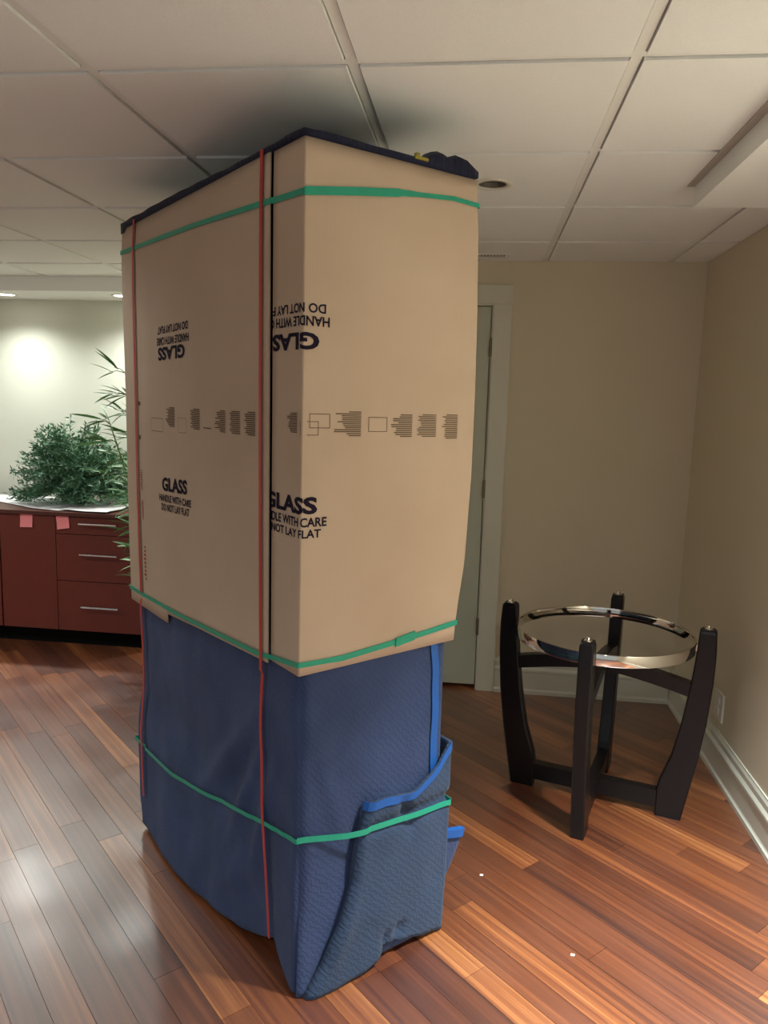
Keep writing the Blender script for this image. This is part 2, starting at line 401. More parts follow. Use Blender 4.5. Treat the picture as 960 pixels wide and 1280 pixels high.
# outlet
outl = thing('wall_outlet', 'white electrical outlet plate low on the right wall', 'outlet', (XR, 3.30, 0.30))
MB().box(XR-0.009, XR, 3.245, 3.355, 0.240, 0.362, 0.003).build('plate', 'white_plastic', outl)
for z in (0.278, 0.324): MB().box(XR-0.0115, XR-0.006, 3.283, 3.317, z-0.015, z+0.015, 0.003).build('receptacle', 'white_plastic', outl)

# ------------------------------------------------------------------ lamps
def spot(name, loc, watts, cone, col, parent, rad=0.04, tilt=(0, 0), blend=0.7):
    l = bpy.data.lights.new(name, 'SPOT'); l.energy = watts; l.spot_size = math.radians(cone); l.spot_blend = blend; l.color = col; l.shadow_soft_size = rad
    o = bpy.data.objects.new(name, l); COL.objects.link(o); o.parent = parent
    o.location = Vector(loc)-parent.location; o.rotation_euler = (math.radians(tilt[0]), math.radians(tilt[1]), 0)
def downlight(x, y, z, label, lens, r=0.05, group=None, flush=False):
    t = thing('recessed_downlight', label, 'light', (x, y, z), group)
    MB().lathe((x, y, z), [(r+0.016, 0.0), (r+0.014, -0.004), (r-0.002, -0.005), (r-0.004, 0.0)], 36, close=True).build('trim_ring', 'white_plastic', t, smooth=True)
    if lens:
        MB().lathe((x, y, z), [(0.0, -0.0006), (r-0.003, -0.0006), (r-0.003, -0.003), (0.0, -0.003)], 32).build('lens', lens, t)
    if not flush:
        MB().lathe((x, y, z), [(r, 0.0285), (r, 0.0), (r-0.003, 0.0), (r-0.012, 0.0285)], 36, close=True).build('baffle', 'can_black', t, smooth=True)
        MB().lathe((x, y, z), [(0, 0.0275), (r-0.012, 0.0275)], 28).build('bulb_face', 'can_black', t)
    return t
names = ['bright recessed spotlight in the soffit past the left picture edge', 'bright recessed spotlight in the soffit above the leafy fern', 'bright recessed spotlight in the soffit beside the cardboard-wrapped tower', 'bright recessed spotlight in the soffit hidden behind the cardboard-wrapped tower']
for (x, y), lb in zip(WALLWASH, names):
    t = downlight(x, y, SOFFIT_Z, lb, 'lens_on', 0.055, 'soffit spotlights', True)
    spot('lamp', (x, y, SOFFIT_Z-0.02), WALLWASH_W, 160, WALLWASH_COL, t, 0.05, (-18, 0), 1.0)
t = downlight(CAN_LIT[0], CAN_LIT[1], CEIL_Z, 'glowing recessed ceiling light cut by the left picture edge', 'lens_dim', 0.05)
spot('lamp', (CAN_LIT[0], CAN_LIT[1], CEIL_Z-0.02), CAN_LIT_W, 150, WARM, t)
downlight(CAN_OFF[0], CAN_OFF[1], CEIL_Z, 'small dark unlit recessed ceiling light right of the cardboard-wrapped tower', None, 0.05)
t = downlight(BULK_LAMP[0], BULK_LAMP[1], BULK_Z, 'recessed light in the right bulkhead above the table base', 'lens_on', 0.055, None, True)
spot('lamp', (BULK_LAMP[0], BULK_LAMP[1], BULK_Z-0.02), BULK_W, 84, WARM, t, 0.05, (0, 0), 1.0)
for i, (x, y, wt) in enumerate(ADDED_LAMPS):  # out-of-view fixtures put in only for their light
    t = downlight(x, y, CEIL_Z-0.001, ('added unseen ceiling light behind the viewer on the left', 'added unseen ceiling light behind the viewer on the right', 'added unseen ceiling light in front of the cherry cabinets past the left picture edge')[i], 'lens_on', 0.05, None, True)
    spot('lamp', (x, y, CEIL_Z-0.02), wt, 150, WARM, t, 0.05)

# ------------------------------------------------------------------ the wrapped tower
FC = Vector((-0.410, 1.760, 0)); DB = Vector((-0.6825, 0.7309, 0)).normalized(); DA = Vector((DB.y, -DB.x, 0))
S0, L0 = 0.505, 1.25
WT = [(0, .476), (.2, .484), (.4, .487), (.65, .483), (.9, .483), (.99, .492), (1.12, .512), (1.35, .523), (1.57, .524), (1.78, .52), (2.0, .511), (2.14, .497)]
LT = [(0, 1.0), (.05, 1.025), (.10, 1.065), (.18, 1.11), (.25, 1.15), (.33, 1.185), (.42, 1.20), (.64, 1.22), (.80, 1.245), (.95, 1.255), (1.25, 1.265), (1.55, 1.267), (1.78, 1.278), (1.92, 1.285), (2.05, 1.285), (2.14, 1.270)]
def sstep(a, b, x):
    t = max(0, min(1, (x-a)/(b-a))); return t*t*(3-2*t)
def peri(s, z, out=0.0, rc=0.005):
    """point on the tower's outline; s>0 runs along the right face, s<0 along the left face"""
    W, L = lerp_table(WT, z), lerp_table(LT, z); e = min(max(out, 0.0), 0.015)
    if s >= 0:
        if s <= S0: p = FC+DA*(s/S0*(W+2*e)-e)-DB*out
        else: p = FC+DA*(W+out)+DB*(s-S0-e)
    else:
        t = -s
        if t <= L0: p = FC+DB*(t/L0*(L+2*e)-e)-DA*out
        else: p = FC+DB*(L+e)+DA*(t-L0-out)
    for c, dg in ((0, DA+DB), (S0, DB-DA), (-L0, DA-DB)):
        if abs(s-c) < rc: p = p+dg*((1-abs(s-c)/rc)**2*rc*0.28)
    return Vector((p.x, p.y, z))
def card_out(s, z):
    o = 0.010
    zz = (z-0.9)/1.24
    if 0 < s < S0: o += 0.010*math.sin(PI*s/S0)*math.sin(PI*min(1, max(0, zz)))
    if -L0 < s < -0.15: o += 0.008*math.sin(PI*(-s-0.15)/(L0-0.15))*math.sin(PI*min(1, max(0, zz)))+0.004
    return o
def ss_list(a, b, step, extra=()):
    n = max(2, int(math.ceil(abs(b-a)/step))); L_ = [a+(b-a)*i/n for i in range(n+1)] + [e for e in extra if min(a, b) < e < max(a, b)]
    return sorted(set(round(x_, 5) for x_ in L_), reverse=b < a)
CORN = [c+d for c in (0, S0, -L0) for d in (-0.006, -0.002, 0.002, 0.006, -0.036, -0.028, -0.020, -0.012, -0.008, -0.004, 0, 0.004, 0.008, 0.012, 0.020, 0.028, 0.036)]
def sheet(name, s_vals, zbot, ztop, nz, outf, material, parent, solid, smooth=True, rc=0.005):
    V, Fc, UV = [], [], []
    for s in s_vals:
        zb, zt = zbot(s), ztop(s)
        for j in range(nz+1):
            z = zb+(zt-zb)*j/nz; V.append(peri(s, z, outf(s, z), rc)); UV.append((s, z))
    n = nz+1
    for i in range(len(s_vals)-1):
        for j in range(nz): Fc.append((i*n+j, (i+1)*n+j, (i+1)*n+j+1, i*n+j+1))
    if s_vals[1] < s_vals[0]: Fc = [q[::-1] for q in Fc]
    return obj(name, V, Fc, material, parent, uvs=UV, smooth=smooth, solid=solid)

tower = thing('wrapped_cabinet', 'tall cabinet wrapped in brown cardboard and blue moving blanket with coloured bands', 'wrapped furniture', FC+DA*0.25+DB*0.6)
# dark core (the wrapped piece itself, seen in the slit between the two sheets)
V = []; zs = [0.11, 0.3, 0.9, 1.5, 2.135]
for z in zs:
    W, L = lerp_table(WT, z), lerp_table(LT, z)
    for a, b_ in ((0.012, 0.012), (W-0.012, 0.012), (W-0.012, L-0.012), (0.012, L-0.012)): V.append(FC+DA*a+DB*b_+Vector((0, 0, z)))
Fc = [(0, 3, 2, 1), (16, 17, 18, 19)] + [(4*i+k, 4*i+(k+1) % 4, 4*i+4+(k+1) % 4, 4*i+4+k) for i in range(4) for k in range(4)]
obj('cabinet_core', V, Fc, 'core_dark', tower)
GAP_R, GAP_L = -0.1420, -0.1570
def zb_right(s): return 0.886+0.012*max(0, s)/S0 if s > -0.2 else 0.886
def zb_left(s):
    b_ = -s
    return lerp_table([(0.15, 0.876), (0.63, 0.846), (0.874, 0.828), (0.8745, 0.797), (0.90, 0.796), (2.0, 0.794)], b_)
card_r = sheet('cardboard_sheet', ss_list(GAP_R, S0+1.24, 0.03, CORN), zb_right, lambda s: 2.137, 36, card_out, 'cardboard', tower, 0.005)
card_l = sheet('cardboard_sheet', ss_list(GAP_L, -(L0+0.50), 0.03, CORN+[-0.874, -0.8745]), zb_left, lambda s: 2.139, 36, card_out, 'cardboard', tower, 0.005)
card_r['label'] = 'cardboard sheet folded round the near corner'; card_l['label'] = 'cardboard sheet on the long left face'

# blanket over the lower part
HEM_Z = [(0, .004), (.027, .012), (.10, .040), (.150, .074), (.166, .082), (.19, .072), (.248, .050), (.336, .030), (.456, .020), (.8, .018), (1.0, .022), (1.25, .028)]
HEM_O = [(0, .0), (.02, .006), (.10, .001), (.166, -.002), (.25, .006), (.336, .026), (.456, .050), (.593, .072), (.69, .077), (.8, .079), (.95, .070), (1.0, .070), (1.25, .070)]
def bl_b(s, z): return -s/L0*lerp_table(LT, z)
def wr(s, z):
    v = Vector((s*5.0, z*5.0, 1.7)); a = noise.noise(v)*0.006+noise.noise(v*2.3)*0.0035
    return a
def ridge(s, z, p0, p1, wdt, amp):
    a, b = Vector(p0), Vector(p1); p = Vector((s, z)); d = b-a; t = max(0, min(1, (p-a).dot(d)/d.length_squared))
    q = a+d*t; return amp*math.exp(-((p-q).length/wdt)**2)*math.sin(PI*max(0.02, min(0.98, t)))
def bl_out(s, z):
    o = 0.0
    if s < 0:
        b_ = min(bl_b(s, z), 1.25)
        k = max(0, (0.47-z)/0.45)
        o += smooth_table(HEM_O, b_)*min(1, k)**0.9
        o += 0.010*math.sin(PI*min(1, max(0, (z-0.42)/0.45)))*math.sin(PI*min(1, b_/1.2))
        e = sstep(0.0, 0.05, b_)*sstep(1.22, 1.1, b_)
        o += e*wr(s, z)
        o += ridge(s, z, (-0.13, 0.80), (-0.66, 0.28), 0.035, 0.020) + ridge(s, z, (-0.16, 0.70), (-0.46, 0.18), 0.025, 0.016)
        o += ridge(s, z, (-0.10, 0.66), (-0.28, 0.22), 0.022, 0.014) - ridge(s, z, (-0.20, 0.66), (-0.56, 0.25), 0.03, 0.012)
        o += ridge(s, z, (-0.20, 0.30), (-0.55, 0.06), 0.05, 0.016) - ridge(s, z, (-0.50, 0.30), (-0.86, 0.10), 0.06, 0.012)
        o -= ridge(s, z, (-0.168, 0.50), (-0.166, 0.02), 0.018, 0.010)
    elif s <= S0+0.05:
        e = sstep(0.0, 0.05, s)*sstep(S0, S0-0.06, s)
        o += e*(wr(s, z)+0.004)
        o += ridge(s, z, (0.03, 0.80), (0.16, 0.36), 0.03, 0.010) - ridge(s, z, (0.10, 0.62), (0.13, 0.56), 0.012, 0.009)
        o -= ridge(s, z, (0.22, 0.56), (0.15, 0.25), 0.04, 0.012)
        if s < 0.08: o += 0.012*max(0, (0.25-z)/0.25)*sstep(0.08, 0.0, s)
    return o
def bl_bot(s):
    if s < 0: return lerp_table(HEM_Z, min(1.25, -s))
    if s <= S0: return 0.004+0.012*s/S0
    return 0.02
s_vals = ss_list(-(L0+0.48), S0+1.0, 0.016, CORN)
blk = sheet('moving_blanket', s_vals, bl_bot, lambda s: 0.915, 64, bl_out, 'blanket_blue', tower, 0.006, rc=0.036)
blk['label'] = 'quilted blue moving blanket round the lower part'
# overlapping flap on the right face (bilinear Coons patch between its four edges)
FOLD = [(0.002, .022), (.078, .075), (.176, .121), (.279, .157), (.392, .170), (.499, .200)]                     # z -> a
TOPC = [(.200, .499), (.230, .500), (.269, .499), (.320, .488), (.353, .489), (.40, .515), (.438, .538), (.489, .596)]   # a -> z
HEMC = [(.022, .002), (.10, .003), (.197, .008), (.245, .018), (.270, .046), (.288, .056), (.310, .050), (.342, .036), (.432, .015), (.489, .006)]
NP, NQ, NX = 44, 44, 12
def flap_pt(p, q):
    aL0, aR = 0.022+(.200-.022)*q, 0.489
    zf = .002+(.499-.002)*q; left = Vector((lerp_table(FOLD, zf), zf)); right = Vector((.489, .006+(.596-.006)*q))
    ab = .022+(.489-.022)*p; bot = Vector((ab, smooth_table(HEMC, ab)))
    at_ = .200+(.489-.200)*p; top = Vector((at_, lerp_table(TOPC, at_)))
    bil = (Vector((.022, .002))*(1-p)+Vector((.489, .006))*p)*(1-q)+(Vector((.200, .499))*(1-p)+Vector((.489, .596))*p)*q
    return left*(1-p)+right*p+bot*(1-q)+top*q-bil
def flap_out(a, z, p, q):
    o = 0.010+0.026*math.sqrt(max(0, min(1, p/0.07)))
    o -= 0.022*sstep(0.3, 1.0, p)
    v = Vector((a*6, z*6, 5.0)); o += (noise.noise(v)*0.006+noise.noise(v*2.2)*0.003)*sstep(0, .2, p)*sstep(1.0, .85, p)
    # crumple where the band cinches it and where the hem is tucked up
    o -= 0.012*math.exp(-((z-0.425)/0.018)**2)*sstep(0, 0.1, p)
    o -= ridge(a, z, (.30, .50), (.355, .36), .016, .016)
    o -= ridge(a, z, (.275, .02), (.268, .11), .010, .014) + ridge(a, z, (.31, .04), (.33, .11), .018, .016)
    o += ridge(a, z, (.10, .04), (.16, .30), .035, .010)
    return max(o, 0.004)
V, Fc, UV = [], [], []
cols = [(i/NP, None) for i in range(NP+1)] + [(1.0, 0.26*(i+1)/NX) for i in range(NX)]
for p, ex in cols:
    for j in range(NQ+1):
        q = j/NQ; t2 = flap_pt(p, q); a, z = t2.x, t2.y
        W = lerp_table(WT, z); s = min(1.0, a/0.489)*S0
        if ex is not None: s = S0+ex
        V.append(peri(s, z, flap_out(a, z, p, q))); UV.append((a+(ex or 0)+3.1, z))
n = NQ+1
for i in range(len(cols)-1):
    for j in range(NQ): Fc.append((i*n+j, (i+1)*n+j, (i+1)*n+j+1, i*n+j+1))
flap = obj('blanket_flap', V, Fc, 'blanket_flap', tower, uvs=UV, smooth=True, solid=0.008)
flap['label'] = 'loose lighter blue blanket end folded over the right face'
def ribbon(name, pts, wid, outf, material, parent, along='z', thick=0.0016, closed_twist=None, step=0.02):
    """flat strip that follows (s,z) points on the tower; width runs along z or along s"""
    P = []
    for (sa, za), (sb, zb) in zip(pts, pts[1:]):
        vals = [i/max(1, int(math.ceil(max(abs(sb-sa), abs(zb-za))/step))) for i in range(max(1, int(math.ceil(max(abs(sb-sa), abs(zb-za))/step))))]
        if abs(sb-sa) > 1e-6: vals += [(c-sa)/(sb-sa) for c in CORN if 0 < (c-sa)/(sb-sa) < 1]
        for t in sorted(set(round(v, 5) for v in vals)): P.append((sa+(sb-sa)*t, za+(zb-za)*t))
    P.append(pts[-1])
    V, Fc = [], []
    for i, (s, z) in enumerate(P):
        wv = wid(s, z) if callable(wid) else wid
        o = outf(s, z)
        if along == 'z': a, b = peri(s, z-wv/2, o), peri(s, z+wv/2, o)
        else: a, b = peri(s-wv/2, z, o), peri(s+wv/2, z, o)
        V += [a, b]
        if i: k = 2*i; Fc.append((k-2, k, k+1, k-1))
    return obj(name, V, Fc, material, parent, solid=thick, offset=0.0)
# blue binding strips
ribbon('edge_binding', [(.424/.487*S0, .90), (.432/.492*S0, .70), (.446/.495*S0, .48)], 0.024, lambda s, z: bl_out(s, z)+0.004, 'binding_blue', blk, 's')
fp = []
V, Fc = [], []
for i in range(NP+1):
    p = i/NP
    for q, do in ((0.958, 0.003), (1.0, 0.003)):
        t2 = flap_pt(p, q); V.append(peri(min(1.0, t2.x/0.489)*S0, t2.y+(0.002 if q == 1 else 0), flap_out(t2.x, t2.y, p, q)+do))
    if i: k = 2*i; Fc.append((k-2, k, k+1, k-1))
obj('edge_binding', V, Fc, 'binding_blue', flap, solid=0.0015, offset=0.0)
# tail of blanket poking out behind the far right edge
V, Fc, UV = [], [], []
for i in range(9):
    t = i/8
    for j in range(9):
        q = j/8; z = 0.115+(0.300-0.02*t-0.115)*q
        ext = (0.058*q**0.8+0.006)*t
        p = FC+DA*(0.502+ext*1.35)+DB*(0.014+0.010*t+0.006*math.sin(3*q+2*t)); V.append(Vector((p.x, p.y, z-0.012*t*(1-q)))); UV.append((t*0.1, z))
for i in range(8):
    for j in range(8): Fc.append((i*9+j, (i+1)*9+j, (i+1)*9+j+1, i*9+j+1))
tail = obj('blanket_tail', V, Fc, 'blanket_blue', tower, uvs=UV, smooth=True, solid=0.008)
V2, F2 = [], []
for i in range(9):
    t = i/8; a, b = V[i*9+7], V[i*9+8]
    o = -DB*0.007
    V2 += [a+o, b+o+Vector((0, 0, 0.003)), b-o*1.6+Vector((0, 0, 0.003)), a-o*1.6]
    if i:
        k = 4*i
        for c in range(4): F2.append((k-4+c, k+c, k+(c+1) % 4, k-4+(c+1) % 4))
F2 += [(3, 2, 1, 0), (32, 33, 34, 35)]
obj('edge_binding', V2, F2, 'binding_blue', tail)
# blanket folded over the top
NA, NB = 26, 50; V, Fc, UV = [], [], []
def top_h(a, b_):
    h = 2.158+0.006*noise.noise(Vector((a*9, b_*9, 3)))
    h += 0.030*math.exp(-((a-0.375)/0.028)**2-((b_-0.03)/0.08)**2) + 0.036*math.exp(-((a-0.452)/0.042)**2-((b_-0.03)/0.09)**2)
    h += 0.010*sstep(0.2, 0.9, b_)
    return h
WTOP, LTOP = 0.508, 1.292
for i in range(NA+1):
    for j in range(NB+1):
        a, b_ = -0.017+(WTOP+0.012)*i/NA, -0.017+(LTOP+0.012)*j/NB
        edge = i in (0, NA) or j in (0, NB)
        p = FC+DA*a+DB*b_; ai = a; bi = b_
        z = top_h(ai, bi)-(0.006 if edge else 0)
        V.append(Vector((p.x, p.y, z))); UV.append((a, b_))
n = NB+1
for i in range(NA):
    for j in range(NB): Fc.append((i*n+j, (i+1)*n+j, (i+1)*n+j+1, i*n+j+1))
ring_ = [i*n for i in range(NA+1)] + [NA*n+j for j in range(1, n)] + [i*n+NB for i in range(NA-1, -1, -1)] + [j for j in range(NB-1, 0, -1)]
k0 = len(V)
for r_ in ring_:
    v = V[r_]; V.append(Vector((v.x, v.y, 2.1395 if (v-FC).dot(DB) < 1.25 else 2.126))); UV.append(UV[r_])
for i in range(len(ring_)):
    j = (i+1) % len(ring_); Fc.append((ring_[i], k0+i, k0+j, ring_[j]))
Fc.append(tuple(range(k0+len(ring_)-1, k0-1, -1)))
tb = obj('top_blanket', V, Fc, 'blanket_navy', tower, uvs=UV, smooth=True); tb['label'] = 'dark navy blanket folded over the top'
ys_ = MB(); p = FC+DA*0.312-DB*0.019
ys_.obox(p+Vector((0, 0, 2.150)), DA*0.020, DB*0.003, Vector((0, 0, 0.0035))).obox(p+DA*-0.014+Vector((0, 0, 2.156)), DA*0.005, DB*0.005, Vector((0, 0, 0.004)))
ys_.build('strap_end', 'band_yellow', tower)['label'] = 'yellow strap end'
# stretch bands
cb = lambda s, z: card_out(s, z)+0.0035
def bb(s, z): return max(bl_out(s, z), 0)+0.005 if s < -1.12 else sum(max(bl_out(s+d, z+e), 0.0) for d in (-.06, -.03, 0, .03, .06) for e in (-.01, .01))/10+0.012 if s < -0.07 else max(bl_out(s, z), 0)+0.010
def flap_s(s, z):
    a = s/S0*0.489
    if 0.19 < a and s <= S0: return 0.034-0.016*sstep(.33, .489, a)
    if s > S0: return 0.018
    if s > 0: return 0.006+0.034*sstep(0.0, 0.2, a)
    return bb(s, z)
GREEN = 'bright green stretch band'; RED = 'thin red stretch band'
g1 = ribbon('stretch_band', [(-(L0+.5), 2.05), (-L0, 2.062), (-.609, 2.046), (-.207, 2.028), (0, 2.019), (.123, 2.040), (.263, 2.062), (.417, 2.077), (S0, 2.074), (S0+1.2, 2.05)], lambda s, z: 0.019 if 0 < s < 0.26 else (0.011 if s > 0.3 else 0.014), cb, 'band_green', tower)
g2 = ribbon('stretch_band', [(-(L0+.5), .84), (-L0, .840), (-.762, .853), (-.207, .888), (0, .916), (.128, .913), (.30, .928), (.39, .937), (S0, .950), (S0+1.2, .93)], lambda s, z: 0.013 if s < 0.1 else 0.015, cb, 'band_green', tower)
bk = ribbon('band_clip', [(.290, .9265), (.352, .9365)], 0.024, lambda s, z: cb(s, z)+0.002, 'band_green', g2, thick=0.004)
g3 = ribbon('stretch_band', [(-(L0+.5), .27), (-L0, .275), (-1.05, .288), (-.811, .306), (-.51, .352), (-.286, .402), (-.164, .424), (0, .449), (.14, .432), (.327, .424), (.474*S0/.497, .411), (S0, .408), (S0+1.0, .40)], lambda s, z: 0.016 if s > 0 else 0.012, flap_s, 'band_green', tower)
for b_ in (g1, g2, g3): b_['label'] = GREEN
bk['label'] = 'green plastic clip'
def vo(s, z): return (card_out(s, z) if z > 0.84 else sum(bl_out(s+d, z+e) for d in (-.02, 0, .02) for e in (-.07, -.035, 0, .035, .07))/15+0.007)+0.006
r1 = ribbon('stretch_band', [(-.1885, 2.150), (-.189, 1.55), (-.184, .92), (-.180, .474), (-.173, .088)], 0.0135, vo, 'band_red', tower, 's', step=0.012)
def l2s(b_, z): return -b_*L0/lerp_table(LT, z)
r2 = ribbon('stretch_band', [(-1.105, 2.150), (l2s(1.128, 1.541), 1.541), (l2s(1.115, .85), .85), (l2s(1.140, .80), .80), (l2s(1.095, .335), .335), (l2s(.985, .13), .13)], 0.016, vo, 'band_red', tower, 's', step=0.012)
r1['label'] = RED; r2['label'] = RED

# printed lettering on the two sheets
def text_mesh(body, bold):
    c = bpy.data.curves.new('t', 'FONT'); c.body = body; c.offset = bold; c.resolution_u = 3
    o = bpy.data.objects.new('t', c); COL.objects.link(o)
    dg = bpy.context.evaluated_depsgraph_get(); me = bpy.data.meshes.new_from_object(o.evaluated_get(dg))
    bpy.data.objects.remove(o); bpy.data.curves.remove(c)
    bm = bmesh.new(); bm.from_mesh(me); bpy.data.meshes.remove(me)
    return bm
def lettering(name, body, sR, sL, z0, z1, flip, tilt, parent, bold, cut=None, ink='ink', zmid=None):
    """body spans s in [sL, sR] (sL is the reader's left when upright), z in [z0, z1]; flip turns it upside down"""
    bm = text_mesh(body, bold)
    xs_ = [v.co.x for v in bm.verts]; ys2 = [v.co.y for v in bm.verts]
    x0, x1, y0, y1 = min(xs_), max(xs_), min(ys2), max(ys2)
    for v in bm.verts:
        u, t = (v.co.x-x0)/(x1-x0), (v.co.y-y0)/(y1-y0)
        if flip: u, t = 1-u, 1-t
        v.co = Vector((sL+(sR-sL)*u, z0+(z1-z0)*t+tilt*(u-0.5), 0))
    planes = [0.0, 0.008, -0.008, 0.004, -0.004]
    for px in planes:
        bmesh.ops.bisect_plane(bm, geom=bm.verts[:]+bm.edges[:]+bm.faces[:], plane_co=(px, 0, 0), plane_no=(1, 0, 0))
    if cut is not None:
        bmesh.ops.bisect_plane(bm, geom=bm.verts[:]+bm.edges[:]+bm.faces[:], plane_co=(cut, 0, 0), plane_no=(1, 0, 0), clear_inner=True)
    bm.verts.index_update()
    V = [peri(v.co.x, v.co.y, card_out(v.co.x, v.co.y)+0.0012) for v in bm.verts]; Fc = [tuple(v.index for v in f.verts) for f in bm.faces]; bm.free()
    o = obj(name, V, Fc, ink, parent); o['label'] = 'printed lettering ' + body; return o
T = [('GLASS', 0.042), ('HANDLE WITH CARE', 0.024), ('DO NOT LAY FLAT', 0.024)]
def LB(b_): return b_-.022-(b_-.245)*.08
# right sheet: words run on across the fold and are cut by the sheet's edge
for (b_, bo), sr, wd, za, zb in zip(T, (.045, .071, .056), (.220, .272, .250), (1.287, 1.256, 1.229), (1.329, 1.279, 1.250)):
    lettering('lettering', b_, sr*S0/.52, sr*S0/.52-wd, za, zb, False, 0, card_r, bo, cut=GAP_R)
for (b_, bo), sr, wd, za, zb in zip(T, (.044, .070, .060), (.220, .272, .250), (1.672, 1.726, 1.756), (1.712, 1.749, 1.778)):
    lettering('lettering', b_, sr*S0/.52, sr*S0/.52-wd, za, zb, True, 0.0, card_r, bo, cut=GAP_R)
for (b_, bo), bl_, br_, za, zb in zip(T, (.953, .986, .966), (.722, .692, .710), (1.252, 1.216, 1.186), (1.298, 1.240, 1.210)):
    lettering('lettering', b_, -LB(br_), -LB(bl_), za, zb, False, 0.010, card_l, bo)
for (b_, bo), bl_, br_, za, zb in zip(T, (.968, .978, .968), (.726, .692, .700), (1.672, 1.720, 1.756), (1.714, 1.745, 1.780)):
    lettering('lettering', b_, -LB(br_), -LB(bl_), za, zb, True, 0.004, card_l, bo)
def quad_s(V, Fc, sa, sb, za, zb):
    n_ = max(1, int(abs(sb-sa)/0.02)); k = len(V)
    for i in range(n_+1):
        s = sa+(sb-sa)*i/n_
        V += [peri(s, za, card_out(s, za)+0.0012), peri(s, zb, card_out(s, zb)+0.0012)]
        if i: Fc.append((k+2*i-2, k+2*i, k+2*i+1, k+2*i-1))
def fine_print(sa, sb, za, zb, rows, ragged, parent, ink='ink_faint', seed=0):
    rg = random.Random(seed); V, Fc = [], []; h = (zb-za)/rows
    for i in range(rows):
        f0 = 0.0
        f1 = rg.uniform(0.0, ragged)
        if i in (0, rows-1): f1 = ragged*1.1
        quad_s(V, Fc, sa+(sb-sa)*f1, sb, za+h*i+h*0.24, za+h*i+h*0.76)
    obj('fine_print', V, Fc, ink, parent)
def outline(rects, parent, ink='ink_faint', t=0.0014):
    V, Fc = [], []
    for sa, sb, za, zb in rects:
        quad_s(V, Fc, sa, sb, za, za+t); quad_s(V, Fc, sa, sb, zb-t, zb); quad_s(V, Fc, sa, sa+t, za, zb); quad_s(V, Fc, sb-t, sb, za, zb)
    obj('printed_diagram', V, Fc, ink, parent)
k_ = S0/.522
fine_print(-.068, -.020, 1.479, 1.528, 12, 0.35, card_r, seed=1)
outline([(.021*k_, .075*k_, 1.492, 1.526), (-.006, .045*k_, 1.475, 1.508)], card_r)
fine_print(.083*k_, .157*k_, 1.472, 1.534, 13, 0.5, card_r, seed=2)
outline([(.177*k_, .230*k_, 1.484, 1.520)], card_r)
fine_print(.241*k_, .305*k_, 1.470, 1.529, 12, 0.4, card_r, seed=3)
fine_print(.320*k_, .382*k_, 1.470, 1.530, 13, 0.25, card_r, seed=4)
fine_print(.401*k_, .455*k_, 1.465, 1.531, 13, 0.25, card_r, seed=5)
for (a, b_, rg_, sd) in ((.907, .822, .4, 6), (.686, .612, .3, 7), (.506, .430, .5, 8), (.403, .337, .2, 9), (.312, .245, .3, 10)):
    fine_print(-LB(a), -LB(b_), 1.461, 1.524, 12, rg_, card_l, seed=sd)
outline([(-LB(1.056), -LB(.930), 1.441, 1.485)], card_l); outline([(-LB(.790), -LB(.720), 1.447, 1.492)], card_l, t=0.001)
V, Fc = [], []; quad_s(V, Fc, -LB(.585), -LB(.525), 1.468, 1.471); obj('printed_diagram', V, Fc, 'ink_faint', card_l)
for z in (1.530, 1.412):
    V, Fc = [], []; quad_s(V, Fc, -1.098, -1.078, z-0.007, z+0.007); obj('printed_mark', V, Fc, 'ink_faint', card_l)
for sa, za, zb in ((-1.085, 1.225, 1.300), (-1.083, 1.12, 1.19), (-1.075, .90, 1.03)):
    fine_print(sa-0.012, sa+0.012, za, zb, 9, 0.4, card_l, 'ink_red', seed=int(za*100))

# ------------------------------------------------------------------ table base (no top): four curved legs, chrome ring, crossed stretchers
TC = Vector((0.521, 2.968, 0)); TA = math.radians(-107.5)
tbl = thing('table_base', 'dark round table base with four curved legs and chrome ring, missing its top', 'table', TC)
OUT = [(0, .335), (.10, .352), (.25, .378), (.40, .397), (.55, .408), (.66, .410), (.754, .405), (.761, .398)]
INN = [(0, .240), (.11, .240), (.14, .246), (.25, .282), (.38, .308), (.56, .331), (.66, .340), (.754, .345), (.761, .352)]
for i in range(4):
    an = TA+i*PI/2; rd = Vector((math.cos(an), math.sin(an), 0)); tg = Vector((-rd.y, rd.x, 0))
    zs = [0, .03, .07, .11, .14, .18, .25, .32, .40, .48, .56, .62, .68, .72, .745, .754, .761]
    V, Fc = [], []
    for z in zs:
        ro, ri = smooth_table(OUT, z) if z > .75 else lerp_table(OUT, z), lerp_table(INN, z)
        hw = 0.025 if z < 0.754 else 0.022; c = 0.005
        for r_, t_ in ((ro-c, -hw), (ro, -hw+c), (ro, hw-c), (ro-c, hw), (ri+c, hw), (ri, hw-c), (ri, -hw+c), (ri+c, -hw)): V.append(TC+rd*r_+tg*t_+Vector((0, 0, z)))
    for j in range(len(zs)-1):
        for k in range(8): Fc.append((8*j+k, 8*j+(k+1) % 8, 8*j+8+(k+1) % 8, 8*j+8+k))
    Fc += [tuple(range(8))[::-1], tuple(8*(len(zs)-1)+k for k in range(8))]
    leg = obj('leg', V, Fc, 'black_wood', tbl)
    MB().lathe(TC+rd*0.375+Vector((0, 0, .7605)), [(.015, 0), (.015, .003), (.008, .004), (.0075, .013), (.005, .015), (0, .015)], 16).build('pin', 'chrome', leg, smooth=True)
    # lug that holds the ring against the leg
    MB().obox(TC+rd*0.342+Vector((0, 0, .685)), rd*.006, tg*.012, Vector((0, 0, .012))).build('ring_lug', 'chrome', leg)
